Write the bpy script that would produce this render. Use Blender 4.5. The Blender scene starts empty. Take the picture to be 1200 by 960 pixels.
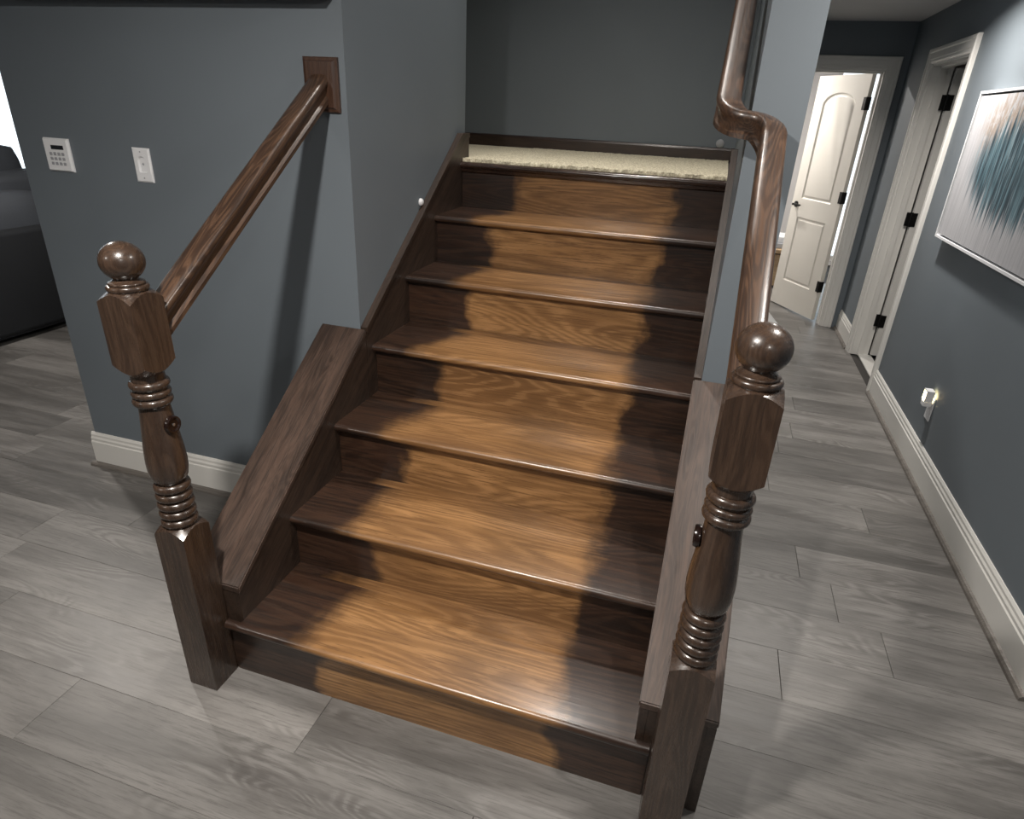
import bpy, bmesh, math, random
from mathutils import Vector, Matrix
random.seed(7)
scene = bpy.context.scene
COL = scene.collection

# ------------------------------------------------------------------ camera, world, exposure
cam_data = bpy.data.cameras.new('camera')
cam = bpy.data.objects.new('camera', cam_data)
COL.objects.link(cam)
cam.location = (1.0896, -1.0819, 1.5559)
cam.rotation_euler = (1.1301, -0.0454, 0.3040)
cam_data.sensor_fit = 'HORIZONTAL'
cam_data.sensor_width = 36.0
cam_data.lens = 36.0 * 744.45 / 1200.0
cam_data.clip_start = 0.02
scene.camera = cam

world = bpy.data.worlds.new('world')
scene.world = world
world.use_nodes = True
bg = world.node_tree.nodes['Background']
bg.inputs['Color'].default_value = (0.80, 0.92, 1.0, 1)
bg.inputs['Strength'].default_value = 1.0

vs = scene.view_settings
vs.view_transform = 'Standard'
vs.look = 'None'
vs.exposure = 1.0
vs.gamma = 1.0
vs.use_curve_mapping = False

CEIL = 2.25
WARM = (1.0, 0.94, 0.87)
# recessed lamps of the ceilings: x, y, z, watts
CANS = [(0.36, -0.75, CEIL, 29, 'main room ceiling in front of the staircase'),
        (-2.4, 1.35, CEIL, 16, 'left room ceiling near the sofa'),
        (1.83, 2.70, CEIL, 13, 'hall ceiling beside the painting'),
        (1.75, -1.9, CEIL, 8, 'main room ceiling over the hall entrance'),
        (-1.6, -2.1, CEIL, 10, 'main room ceiling at the far left'),
        (0.55, 1.45, 3.60, 7, 'stairwell ceiling above the landing'),
        (1.70, 0.35, CEIL, 9, 'hall ceiling beside the foot of the stairs'),
        (1.15, 5.75, CEIL, 24, 'ceiling of the white room behind the open door')]

# ------------------------------------------------------------------ dimensions
RUN, RISE, R1, W, NOSE = 0.2786, 0.19, 0.2026, 1.117, 0.0285
YW = 0.798                 # front face of the two walls beside the stairs
SL = RISE / RUN
TILT = math.atan(SL)
XL, XR = -0.022, 1.137     # wall faces inside the stairwell
XH = 1.265                 # hall face of the stair wall
XRW = 2.25                 # hall right wall
YF = 4.75                  # hall end wall
YB = 2.88                  # landing back wall
ZL = R1 + 6 * RISE         # landing level
def stepz(i): return R1 + (i - 1) * RISE

# ------------------------------------------------------------------ material helpers
class NT:
    def __init__(s, name):
        s.m = bpy.data.materials.new(name); s.m.use_nodes = True
        s.t = s.m.node_tree; s.n = s.t.nodes; s.b = s.n['Principled BSDF']
    def add(s, kind, **kw):
        nd = s.n.new(kind)
        for k, v in kw.items(): setattr(nd, k, v)
        return nd
    def link(s, a, b): s.t.links.new(a, b)
    def val(s, sock, v):
        if hasattr(v, 'node'): s.link(v, sock)
        else: sock.default_value = v
    def math(s, op, a, b=0.0, c=None, clamp=False):
        nd = s.add('ShaderNodeMath', operation=op); nd.use_clamp = clamp
        s.val(nd.inputs[0], a); s.val(nd.inputs[1], b)
        if c is not None: s.val(nd.inputs[2], c)
        return nd.outputs[0]
    def smooth(s, v, lo, hi, o0=0.0, o1=1.0):
        nd = s.add('ShaderNodeMapRange', interpolation_type='SMOOTHSTEP')
        s.val(nd.inputs['Value'], v)
        s.val(nd.inputs['From Min'], lo); s.val(nd.inputs['From Max'], hi)
        s.val(nd.inputs['To Min'], o0); s.val(nd.inputs['To Max'], o1)
        return nd.outputs['Result']
    def mix(s, f, a, b, blend='MIX'):
        nd = s.add('ShaderNodeMix', data_type='RGBA', blend_type=blend)
        s.val(nd.inputs['Factor'], f)
        for sock, v in ((nd.inputs[6], a), (nd.inputs[7], b)):
            if hasattr(v, 'node'): s.link(v, sock)
            else: sock.default_value = (*v, 1)
        return nd.outputs[2]
    def noise(s, vec, scale, detail=3.0, rough=0.55, dist=0.0):
        nd = s.add('ShaderNodeTexNoise')
        s.link(vec, nd.inputs['Vector'])
        nd.inputs['Scale'].default_value = scale; nd.inputs['Detail'].default_value = detail
        nd.inputs['Roughness'].default_value = rough; nd.inputs['Distortion'].default_value = dist
        return nd.outputs['Fac']
    def mapping(s, vec, scale=(1, 1, 1), rot=(0, 0, 0), loc=(0, 0, 0)):
        nd = s.add('ShaderNodeMapping')
        s.link(vec, nd.inputs['Vector'])
        nd.inputs['Scale'].default_value = scale; nd.inputs['Rotation'].default_value = rot
        nd.inputs['Location'].default_value = loc
        return nd.outputs['Vector']
    def coord(s): return s.add('ShaderNodeTexCoord').outputs['Object']
    def bump(s, h, strength, dist=0.002):
        nd = s.add('ShaderNodeBump')
        nd.inputs['Strength'].default_value = strength; nd.inputs['Distance'].default_value = dist
        s.link(h, nd.inputs['Height']); s.link(nd.outputs['Normal'], s.b.inputs['Normal'])

def paint(name, col, rough=0.5, var=0.06, bump=0.08, scale=60.0, spec=0.5):
    m = NT(name); co = m.coord()
    n = m.noise(co, 1.3, 2)
    c = m.mix(m.smooth(n, 0.35, 0.65), tuple(v * (1 - var) for v in col), tuple(v * (1 + var) for v in col))
    m.link(c, m.b.inputs['Base Color'])
    m.b.inputs['Roughness'].default_value = rough
    m.b.inputs['Specular IOR Level'].default_value = spec
    if bump: m.bump(m.noise(co, scale, 3), bump, 0.001)
    return m.m

def plain(name, col, rough=0.4, metal=0.0, var=0.05):
    m = NT(name); co = m.coord()
    n = m.noise(co, 40.0, 2)
    c = m.mix(n, tuple(v * (1 - var) for v in col), tuple(v * (1 + var) for v in col))
    m.link(c, m.b.inputs['Base Color'])
    m.b.inputs['Roughness'].default_value = rough
    m.b.inputs['Metallic'].default_value = metal
    return m.m

def grain_vec(m, co, axis, tilt):
    """coordinates with the grain running along local X"""
    if tilt: co = m.mapping(co, rot=(-tilt, 0, 0))
    if axis == 'y': co = m.mapping(co, rot=(0, 0, -math.pi / 2))
    if axis == 'z': co = m.mapping(co, rot=(0, math.pi / 2, 0))
    return co

def grain_fields(m, g, k=1.0):
    """broad tone, cathedral rings (contours of a stretched noise), fine pores"""
    broad = m.noise(m.mapping(g, (1.3 * k, 10 * k, 10 * k)), 1.0, 3, 0.6, 0.3)
    field = m.noise(m.mapping(g, (0.70 * k, 5.5 * k, 5.5 * k)), 1.0, 1.5, 0.45, 0.2)
    wig = m.noise(m.mapping(g, (7, 60, 60)), 1.0, 2, 0.6)
    ph = m.math('ADD', m.math('MULTIPLY', field, 150.0), m.math('MULTIPLY', wig, 3.0))
    ring = m.math('ADD', m.math('MULTIPLY', m.math('SINE', ph), 0.5), 0.5)
    fine = m.noise(m.mapping(g, (6, 150, 150)), 1.0, 4, 0.8)
    return broad, ring, fine

def wood(name, axis='y', tilt=0.0, dark=(0.030, 0.015, 0.009), mid=(0.085, 0.040, 0.020), light=(0.17, 0.085, 0.042),
         rough=0.32, coat=0.35, shift=0.0, streak=0.34, gk=1.0):
    m = NT(name)
    co = m.coord()
    if shift: co = m.mapping(co, loc=(shift, shift * 1.7, shift * 0.6))
    g = grain_vec(m, co, axis, tilt)
    br, wv, fi = grain_fields(m, g, gk)
    c = m.mix(m.smooth(br, 0.3, 0.7), dark, mid)
    c = m.mix(m.math('MULTIPLY', m.smooth(wv, 0.25, 0.95), streak), c, light)
    c = m.mix(m.math('MULTIPLY', m.smooth(fi, 0.48, 0.62), 0.75), c, dark)
    m.link(c, m.b.inputs['Base Color'])
    m.link(m.smooth(fi, 0.3, 0.8, rough - 0.06, rough + 0.14), m.b.inputs['Roughness'])
    m.b.inputs['Coat Weight'].default_value = coat
    m.b.inputs['Coat Roughness'].default_value = 0.16
    m.bump(fi, 0.18, 0.0012)
    return m.m

def step_wood(name, riser=False):
    """oak left pale in the middle where a runner lay, dark stain brushed in from both sides"""
    m = NT(name); co = m.coord()
    g = co if not riser else m.mapping(co, rot=(math.pi / 2, 0, 0))
    br, wv, fi = grain_fields(m, g)
    sx = m.add('ShaderNodeSeparateXYZ'); m.link(co, sx.inputs[0])
    x, y, z = sx.outputs
    n1 = m.noise(m.mapping(co, (7.0, 5.0, 8.0)), 1.0, 2, 0.5)
    n2 = m.noise(m.mapping(co, (34, 26, 34)), 1.0, 3, 0.6)
    wob = m.math('ADD', m.math('MULTIPLY', m.math('SUBTRACT', n1, 0.5), 0.17), m.math('MULTIPLY', m.math('SUBTRACT', n2, 0.5), 0.05))
    if riser: left = 0.255
    else: left = m.math('ADD', 0.170, m.math('MULTIPLY', m.math('FRACT', m.math('DIVIDE', m.math('ADD', y, 0.012), RUN)), 0.085))
    xw = m.math('ADD', x, wob)
    sf = 0.030 if riser else 0.058
    l = m.smooth(m.math('SUBTRACT', xw, left), -sf, sf)
    r = m.smooth(m.math('SUBTRACT', 0.908, xw), -sf * 0.8, sf * 0.8)
    mask = m.math('MULTIPLY', l, r)
    # dark stained wood
    dk = m.mix(m.smooth(br, 0.3, 0.7), (0.0125, 0.0066, 0.0044), (0.038, 0.0182, 0.0108))
    dk = m.mix(m.math('MULTIPLY', m.smooth(wv, 0.3, 0.95), 0.32), dk, (0.066, 0.035, 0.021))
    # pale oak
    lt = m.mix(m.smooth(br, 0.3, 0.72), (0.160, 0.079, 0.030), (0.335, 0.178, 0.070))
    lt = m.mix(m.math('MULTIPLY', m.smooth(wv, 0.55, 0.05), 0.42), lt, (0.14, 0.068, 0.024))
    lt = m.mix(m.math('MULTIPLY', m.smooth(wv, 0.6, 0.95), 0.3), lt, (0.42, 0.232, 0.100))
    blot = m.noise(m.mapping(co, (2.2, 4.0, 5.0)), 1.0, 3, 0.6)
    lt = m.mix(m.math('MULTIPLY', m.smooth(blot, 0.50, 0.72), 0.5), lt, (0.12, 0.055, 0.02))
    if not riser:
        # glued-up boards of each tread
        bd = m.math('FRACT', m.math('MULTIPLY', m.math('DIVIDE', m.math('ADD', y, 0.012), RUN), 2.6))
        st = m.add('ShaderNodeTexWhiteNoise', noise_dimensions='1D')
        m.link(m.math('FLOOR', m.math('MULTIPLY', m.math('DIVIDE', m.math('ADD', y, 0.012), RUN), 2.6)), st.inputs['W'])
        lt = m.mix(m.math('MULTIPLY', st.outputs['Value'], 0.38), lt, (0.15, 0.070, 0.024))
    c = m.mix(mask, dk, lt)
    c = m.mix(m.math('MULTIPLY', m.smooth(fi, 0.49, 0.62), 0.8), c, m.mix(mask, (0.009, 0.005, 0.0035), (0.115, 0.054, 0.018)))
    m.link(c, m.b.inputs['Base Color'])
    m.link(m.smooth(fi, 0.3, 0.8, 0.30, 0.46), m.b.inputs['Roughness'])
    m.b.inputs['Coat Weight'].default_value = 0.32
    m.b.inputs['Coat Roughness'].default_value = 0.2
    m.bump(fi, 0.22, 0.0012)
    return m.m

def plank_wood(name):
    m = NT(name)
    oi = m.add('ShaderNodeObjectInfo')
    cx = m.add('ShaderNodeCombineXYZ')
    m.link(m.math('MULTIPLY', oi.outputs['Random'], 37.0), cx.inputs[0])
    m.link(m.math('MULTIPLY', oi.outputs['Random'], 91.0), cx.inputs[1])
    ad = m.add('ShaderNodeVectorMath', operation='ADD')
    m.link(m.coord(), ad.inputs[0]); m.link(cx.outputs[0], ad.inputs[1])
    co = ad.outputs[0]
    br = m.noise(m.mapping(co, (1.0, 7, 1)), 1.0, 6, 0.66, 0.4)
    blot = m.noise(m.mapping(co, (1.8, 6.0, 1)), 1.0, 3, 0.6, 0.8)
    field = m.noise(m.mapping(co, (1.5, 5.5, 1)), 1.0, 1.5, 0.45, 0.5)
    wig = m.noise(m.mapping(co, (9, 60, 1)), 1.0, 2, 0.6)
    ring = m.math('ADD', m.math('MULTIPLY', m.math('SINE', m.math('ADD', m.math('MULTIPLY', field, 135.0), m.math('MULTIPLY', wig, 3.5))), 0.5), 0.5)
    fi = m.noise(m.mapping(co, (6, 130, 1)), 1.0, 4, 0.8)
    mid = m.noise(m.mapping(co, (3.5, 45, 1)), 1.0, 4, 0.7)
    knot = m.smooth(blot, 0.50, 0.66)
    c = m.mix(m.smooth(br, 0.30, 0.70), (0.094, 0.089, 0.084), (0.205, 0.196, 0.186))
    c = m.mix(m.math('MULTIPLY', m.smooth(mid, 0.50, 0.70), 0.55), c, (0.100, 0.094, 0.088))
    c = m.mix(m.math('MULTIPLY', m.math('MULTIPLY', m.smooth(ring, 0.45, 0.95), knot), 0.45), c, (0.085, 0.078, 0.072))
    c = m.mix(m.math('MULTIPLY', m.math('MULTIPLY', m.smooth(ring, 0.45, 0.05), knot), 0.25), c, (0.27, 0.26, 0.25))
    c = m.mix(m.math('MULTIPLY', m.smooth(fi, 0.49, 0.64), 0.55), c, (0.072, 0.067, 0.063))
    tone = m.smooth(oi.outputs['Random'], 0.0, 1.0, 0.78, 1.18)
    vm = m.add('ShaderNodeVectorMath', operation='SCALE'); m.link(c, vm.inputs[0]); m.link(tone, vm.inputs['Scale'])
    m.link(vm.outputs[0], m.b.inputs['Base Color'])
    m.link(m.smooth(br, 0.3, 0.7, 0.36, 0.48), m.b.inputs['Roughness'])
    m.bump(fi, 0.12, 0.0008)
    return m.m

def emit(name, col, strength):
    m = NT(name)
    m.b.inputs['Base Color'].default_value = (*col, 1)
    m.b.inputs['Emission Color'].default_value = (*col, 1)
    m.b.inputs['Emission Strength'].default_value = strength
    return m.m

M = {}
M['wall'] = paint('slate_blue_wall_paint', (0.134, 0.157, 0.178), 0.55, 0.04, 0.06, 90)
M['white_wall'] = paint('white_wall_paint', (0.72, 0.70, 0.69), 0.6, 0.02)
M['ceil'] = paint('ceiling_paint', (0.55, 0.55, 0.55), 0.7, 0.03)
M['trim'] = paint('white_trim_paint', (0.66, 0.65, 0.62), 0.32, 0.03, 0.03, 30)
M['door'] = paint('cream_door_paint', (0.68, 0.655, 0.60), 0.35, 0.03, 0.03, 30)
M['shoe'] = wood('grey_shoe_molding_wood', 'x', 0, (0.10, 0.09, 0.08), (0.16, 0.145, 0.13), (0.2, 0.185, 0.17), 0.4, 0.0)
M['tread'] = step_wood('two_tone_tread_oak')
M['riser'] = step_wood('two_tone_riser_oak', True)
M['slope'] = wood('dark_stringer_oak', 'y', TILT, rough=0.42, coat=0.12, gk=2.0, streak=0.2,
                  dark=(0.017, 0.0105, 0.0075), mid=(0.041, 0.0245, 0.0165), light=(0.070, 0.044, 0.030))
M['cap'] = wood('cap_board_oak', 'y', TILT, rough=0.40, coat=0.12, gk=2.6, streak=0.22,
                dark=(0.024, 0.0150, 0.0112), mid=(0.070, 0.044, 0.033), light=(0.115, 0.076, 0.058))
M['rail'] = wood('handrail_oak', 'y', TILT, rough=0.36, coat=0.2, gk=2.4, streak=0.3,
                 dark=(0.024, 0.0130, 0.0085), mid=(0.062, 0.0350, 0.0225), light=(0.155, 0.086, 0.050))
M['newel'] = wood('newel_oak', 'z', rough=0.28, coat=0.45, gk=1.8, streak=0.3,
                  dark=(0.023, 0.0138, 0.0096), mid=(0.047, 0.0285, 0.0192), light=(0.076, 0.047, 0.031))
M['plate'] = wood('rosette_oak', 'z', rough=0.3, coat=0.4,
                  dark=(0.038, 0.019, 0.012), mid=(0.072, 0.036, 0.023), light=(0.09, 0.046, 0.028))
M['dkbase'] = wood('dark_base_oak', 'x', rough=0.35, coat=0.3,
                   dark=(0.014, 0.007, 0.005), mid=(0.030, 0.016, 0.011), light=(0.05, 0.027, 0.018))
M['nosing'] = wood('dark_nosing_oak', 'x', rough=0.25, coat=0.4,
                   dark=(0.020, 0.010, 0.007), mid=(0.045, 0.023, 0.015), light=(0.07, 0.036, 0.022))
M['plank'] = plank_wood('grey_vinyl_plank')
M['sub'] = plain('dark_underlay', (0.035, 0.032, 0.030), 0.9)
M['black'] = plain('black_metal', (0.012, 0.012, 0.012), 0.35, 0.6)
M['cup'] = plain('dark_brown_plastic', (0.010, 0.005, 0.004), 0.2)
M['steel'] = plain('screw_steel', (0.5, 0.48, 0.45), 0.3, 0.9)
M['plastic'] = plain('white_plastic', (0.74, 0.75, 0.77), 0.35, var=0.02)
M['key'] = plain('grey_key_rubber', (0.30, 0.31, 0.33), 0.6)
M['lcd'] = plain('dark_display', (0.02, 0.022, 0.026), 0.15)
M['sofa'] = paint('charcoal_sofa_fabric', (0.011, 0.0125, 0.0155), 0.85, 0.15, 0.4, 400)
M['sofa2'] = paint('charcoal_cushion_fabric_lit', (0.060, 0.066, 0.078), 0.8, 0.15, 0.4, 400)  # charcoal raised in colour for the light the cushion tops catch
M['crate'] = wood('pale_crate_wood', 'x', 0, (0.30, 0.20, 0.11), (0.45, 0.32, 0.19), (0.5, 0.38, 0.24), 0.5, 0.0)
M['greybox'] = plain('grey_cardboard', (0.35, 0.36, 0.38), 0.6)
M['lens'] = emit('lamp_lens', WARM, 14.0)
M['glow'] = emit('night_light_glow', (1.0, 0.80, 0.42), 11.0)
M['chrome'] = plain('trim_white_metal', (0.7, 0.7, 0.7), 0.3, 0.0)

def glass_mat():
    m = NT('window_glass')
    m.b.inputs['Base Color'].default_value = (1, 1, 1, 1)
    m.b.inputs['Roughness'].default_value = 0.0
    m.b.inputs['Transmission Weight'].default_value = 1.0
    m.b.inputs['IOR'].default_value = 1.02
    return m.m
M['glass'] = glass_mat()

def carpet_mat():
    m = NT('beige_carpet'); co = m.coord()
    a = m.noise(co, 150, 3, 0.75); b = m.noise(co, 26, 3)
    c = m.mix(m.smooth(a, 0.35, 0.6), (0.46, 0.40, 0.27), (0.86, 0.80, 0.62))
    c = m.mix(m.math('MULTIPLY', m.smooth(b, 0.58, 0.74), 0.45), c, (0.40, 0.34, 0.22))
    m.link(c, m.b.inputs['Base Color']); m.b.inputs['Roughness'].default_value = 0.95
    m.bump(a, 0.8, 0.006)
    return m.m
M['carpet'] = carpet_mat()

# ------------------------------------------------------------------ geometry helpers
def new_obj(name, mesh, mat, parent=None):
    o = bpy.data.objects.new(name, mesh); COL.objects.link(o)
    if mat is not None and not mesh.materials: mesh.materials.append(mat)
    if parent is not None:
        o.parent = parent
    return o

def obj(name, bm, mat, parent=None, smooth=None, kind=None):
    """bm is in world coordinates; the mesh is stored relative to its root's origin"""
    if parent is not None:
        off = Vector((0, 0, 0)); p = parent
        while p is not None: off += p.location; p = p.parent
        if off.length: bmesh.ops.translate(bm, vec=-off, verts=bm.verts)
    bmesh.ops.recalc_face_normals(bm, faces=bm.faces)
    me = bpy.data.meshes.new(name); bm.to_mesh(me); bm.free()
    if smooth is not None:
        for f in me.polygons: f.use_smooth = True
        try: me.set_sharp_from_angle(angle=math.radians(smooth))
        except Exception: pass
    o = new_obj(name, me, mat, parent)
    if kind: o['kind'] = kind
    return o

def tag(o, label, cat, group=None):
    o['label'] = label; o['category'] = cat
    if group: o['group'] = group
    return o

def thing(name, label, cat, loc=(0, 0, 0), group=None):
    o = bpy.data.objects.new(name, None); COL.objects.link(o)
    o.empty_display_size = 0.1
    o.location = loc
    return tag(o, label, cat, group)

def add_box(bm, x0, x1, y0, y1, z0, z1, bev=0.0, seg=1):
    r = bmesh.ops.create_cube(bm, size=1.0)
    vs_ = r['verts']
    for v in vs_:
        v.co = Vector(((x0 + x1) / 2 + v.co.x * (x1 - x0), (y0 + y1) / 2 + v.co.y * (y1 - y0), (z0 + z1) / 2 + v.co.z * (z1 - z0)))
    if bev:
        es = list({e for v in vs_ for e in v.link_edges})
        bmesh.ops.bevel(bm, geom=es, offset=bev, segments=seg, profile=0.5, affect='EDGES', clamp_overlap=True)
    return bm

def box(x0, x1, y0, y1, z0, z1, bev=0.0, seg=1):
    return add_box(bmesh.new(), x0, x1, y0, y1, z0, z1, bev, seg)

def boxes(*bs):
    bm = bmesh.new()
    for b in bs: add_box(bm, *b)
    return bm

def prism(pts, axis, a, b):
    """extrude a 2-d outline along axis between a and b; 'x': pts are (y,z), 'y': (x,z), 'z': (x,y)"""
    bm = bmesh.new()
    def P(u, v, w):
        return {'x': (w, u, v), 'y': (u, w, v), 'z': (u, v, w)}[axis]
    A = [bm.verts.new(P(u, v, a)) for u, v in pts]
    B = [bm.verts.new(P(u, v, b)) for u, v in pts]
    n = len(pts)
    bm.faces.new(A); bm.faces.new(B[::-1])
    for i in range(n): bm.faces.new((A[i], A[(i + 1) % n], B[(i + 1) % n], B[i]))
    return bm

def lathe(profile, n=40, c=(0, 0, 0), axis='z', bm=None):
    bm = bm or bmesh.new()
    rings = []
    for r, h in profile:
        ring = []
        for k in range(n):
            a = 2 * math.pi * k / n
            u, v = r * math.cos(a), r * math.sin(a)
            q = {'z': (u, v, h), 'x': (h, u, v), 'y': (u, h, v)}[axis]
            ring.append(bm.verts.new((c[0] + q[0], c[1] + q[1], c[2] + q[2])))
        rings.append(ring)
    for i in range(len(rings) - 1):
        for k in range(n):
            bm.faces.new((rings[i][k], rings[i][(k + 1) % n], rings[i + 1][(k + 1) % n], rings[i + 1][k]))
    bm.faces.new(rings[0]); bm.faces.new(rings[-1][::-1])
    return bm

def sweep(path, prof, up=Vector((0, 0, 1)), y_start=None, y_end=None):
    """sweep a closed profile (side, up) along a 3-d path"""
    bm = bmesh.new(); rings = []
    for i, p in enumerate(path):
        t = (path[min(i + 1, len(path) - 1)] - path[max(i - 1, 0)]).normalized()
        side = t.cross(up).normalized(); u = side.cross(t).normalized()
        ring = [p + side * a + u * b for a, b in prof]
        cut = y_start if i == 0 else (y_end if i == len(path) - 1 else None)
        if cut is not None: ring = [q + t * ((cut - q.y) / t.y) for q in ring]     # plumb cut
        rings.append([bm.verts.new(q) for q in ring])
    n = len(prof)
    for i in range(len(rings) - 1):
        for k in range(n):
            bm.faces.new((rings[i][k], rings[i][(k + 1) % n], rings[i + 1][(k + 1) % n], rings[i + 1][k]))
    bm.faces.new(rings[0]); bm.faces.new(rings[-1][::-1])
    return bm

def struct(name, bm, mat, parent=None, label=None):
    o = obj(name, bm, mat, parent)
    if parent is None:
        o['kind'] = 'structure'
        if label: o['label'] = label
    return o

# ------------------------------------------------------------------ room shell
T = 0.12
floor = struct('floor', boxes((-6.2, 4.1, -4.2, 7.8, -0.06, -0.008)), M['sub'], label='grey wood-look plank floor')
struct('wall_left', boxes((-1.40, XL, YW, YW + T, 0, 3.6)), M['wall'], label='slate blue wall left of the staircase')
struct('wall_left_stairwell', boxes((XL - T, XL, YW + T, 1.78, 0, 3.6)), M['wall'], label='slate blue side wall above the left stringer')
struct('wall_left_return', boxes((-1.40, -1.28, YW + T, 3.0, 0, 3.6)), M['wall'])
struct('wall_middle', boxes((XR, XH, YW, YF, 0, 3.6)), M['wall'], label='narrow slate blue wall between staircase and hall')
struct('wall_back', boxes((-1.28, XR, YB, YB + T, 0, 3.6)), M['wall'], label='slate blue wall behind the landing')
struct('wall_right', boxes((XRW, XRW + T, -4.2, 3.315, 0, CEIL), (XRW, XRW + T, 4.06, YF + T, 0, CEIL), (XRW, XRW + T, 3.315, 4.06, 1.94, CEIL)),
       M['wall'], label='slate blue hall wall on the right')
struct('wall_far', boxes((XH, 1.455, YF, YF + T, 0, CEIL), (2.115, XRW, YF, YF + T, 0, CEIL), (1.455, 2.115, YF, YF + T, 1.945, CEIL)),
       M['wall'], label='slate blue end wall of the hall')
struct('wall_header', boxes((XL, XR, YW - T, YW, CEIL, 3.6)), M['wall'])
struct('wall_front', boxes((-6.2, XRW + T, -4.3, -4.2, 0, CEIL)), M['wall'])
struct('wall_left_room_back', boxes((-6.1, -1.28, 6.0, 6.1, 0, CEIL), (-1.40, -1.28, 3.0, 6.0, 0, CEIL)), M['wall'])
WY0, WY1, WZ0, WZ1 = 2.6, 5.6, 0.45, 2.08
struct('wall_left_room_side', boxes((-6.2, -6.1, -4.2, WY0, 0, CEIL), (-6.2, -6.1, WY1, 6.1, 0, CEIL), (-6.2, -6.1, WY0, WY1, 0, WZ0), (-6.2, -6.1, WY0, WY1, WZ1, CEIL)), M['wall'])
FX0, FX1, FZ0, FZ1 = 2.15, 3.65, 0.06, 2.15
struct('wall_far_room', boxes((0.5, 0.6, YF, 7.7, 0, CEIL), (0.6, XH, YF, YF + T, 0, CEIL), (4.0, 4.1, YF, 7.7, 0, CEIL),
                              (XRW + T, 4.0, YF, YF + T, 0, CEIL),
                              (0.5, FX0, 7.6, 7.7, 0, CEIL), (FX1, 4.1, 7.6, 7.7, 0, CEIL), (FX0, FX1, 7.6, 7.7, 0, FZ0), (FX0, FX1, 7.6, 7.7, FZ1, CEIL)),
       M['white_wall'], label='white walls of the room behind the open door')
struct('wall_side_room', boxes((XRW + T, 4.0, 2.4, 2.5, 0, CEIL), (4.0, 4.1, 2.4, YF, 0, CEIL)), M['white_wall'])
struct('ceiling', boxes((-6.2, 4.1, -4.3, YW - T, CEIL, CEIL + 0.1), (-6.2, -1.28, YW - T, 6.1, CEIL, CEIL + 0.1), (-1.28, XL, YW - T, YW, CEIL, CEIL + 0.1),
                        (XH, 4.1, YW - T, 7.7, CEIL, CEIL + 0.1), (0.5, XH, YF, 7.7, CEIL, CEIL + 0.1), (XR, XH, YW - T, YW, CEIL, CEIL + 0.1)), M['ceil'], label='off-white ceiling of the hall')
struct('ceiling_stairwell', boxes((-1.4, XH, YW - T, YB + T, 3.6, 3.7)), M['ceil'])

# floor planks, one object each
PW = 0.208
PL = 1.22
seam0 = 0.05
def plank_mesh(length):
    bm = box(0, length, 0, PW, -0.008, 0, 0)
    top = [e for e in bm.edges if all(abs(v.co.z) < 1e-6 for v in e.verts)]
    bmesh.ops.bevel(bm, geom=top, offset=0.0012, segments=1, affect='EDGES')
    me = bpy.data.meshes.new('plank'); bm.to_mesh(me); bm.free()
    me.materials.append(M['plank'])
    return me
full = plank_mesh(PL - 0.0008)
short = {}
joint = {-2: -0.443, -1: 0.272, 1: -1.23, 2: 1.525, 3: 1.87, 5: 1.63, 7: 1.945, 8: 1.55, 10: 1.62, 13: 1.75}
def visible_zone(x0, x1, y0, y1):
    def hit(a, b, c, d): return x0 < b and x1 > a and y0 < d and y1 > c
    return hit(-3.4, 2.25, -1.5, 0.05) or hit(-3.4, -0.15, 0.0, YW) or hit(XH, 2.25, -1.5, YF) or hit(-5.2, -1.40, YW, 3.6) or hit(1.3, 2.3, YF, 6.4)
for k in range(-8, 31):
    y0 = seam0 + k * PW
    off = joint.get(k, random.uniform(0, PL))
    n0 = math.floor((-5.5 - off) / PL)
    for j in range(n0, n0 + 8):
        x0 = off + j * PL; x1 = x0 + PL
        if not visible_zone(x0, x1, y0, y0 + PW): continue
        a, b = x0, x1
        if b > 2.25 and y0 < YF: b = 2.25
        if b - a < 0.03: continue
        if abs((b - a) - PL) < 1e-6: me = full
        else:
            key = round(b - a, 3)
            if key not in short: short[key] = plank_mesh(key - 0.0008)
            me = short[key]
        o = new_obj('plank', me, None, floor)
        o.location = (a, y0, 0)

# ------------------------------------------------------------------ staircase
stairs = thing('staircase', 'wooden staircase with dark stained edges and worn pale centre', 'stairs', (0, 0, 0))
TT = 0.027
def tread_profile(y0, y1, z):
    pts = []
    r = TT / 2
    for k in range(7):
        a = math.pi / 2 + math.pi * k / 6
        pts.append((y0 + r + r * math.cos(a), z - r + r * math.sin(a)))
    pts += [(y1, z - TT), (y1, z)]
    return pts
for i in range(1, 7):
    y0 = (i - 1) * RUN; y1 = i * RUN + NOSE + 0.005
    if i == 1:
        bm = prism(tread_profile(y0, y1, stepz(i)), 'x', 0.0, W)
        # the nosing returns past the stringers to the posts
        for a, b in ((-0.044, 0.0), (W, W + 0.038)):
            bm2 = prism(tread_profile(y0, 0.020, stepz(i)), 'x', a, b)
            me = bpy.data.meshes.new('tmp'); bm2.to_mesh(me); bm2.free(); bm.from_mesh(me); bpy.data.meshes.remove(me)
        bmesh.ops.remove_doubles(bm, verts=bm.verts, dist=1e-5)
    else:
        bm = prism(tread_profile(y0, y1, stepz(i)), 'x', 0.0, W)
    obj('tread', bm, M['tread'], stairs, 40)
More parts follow.
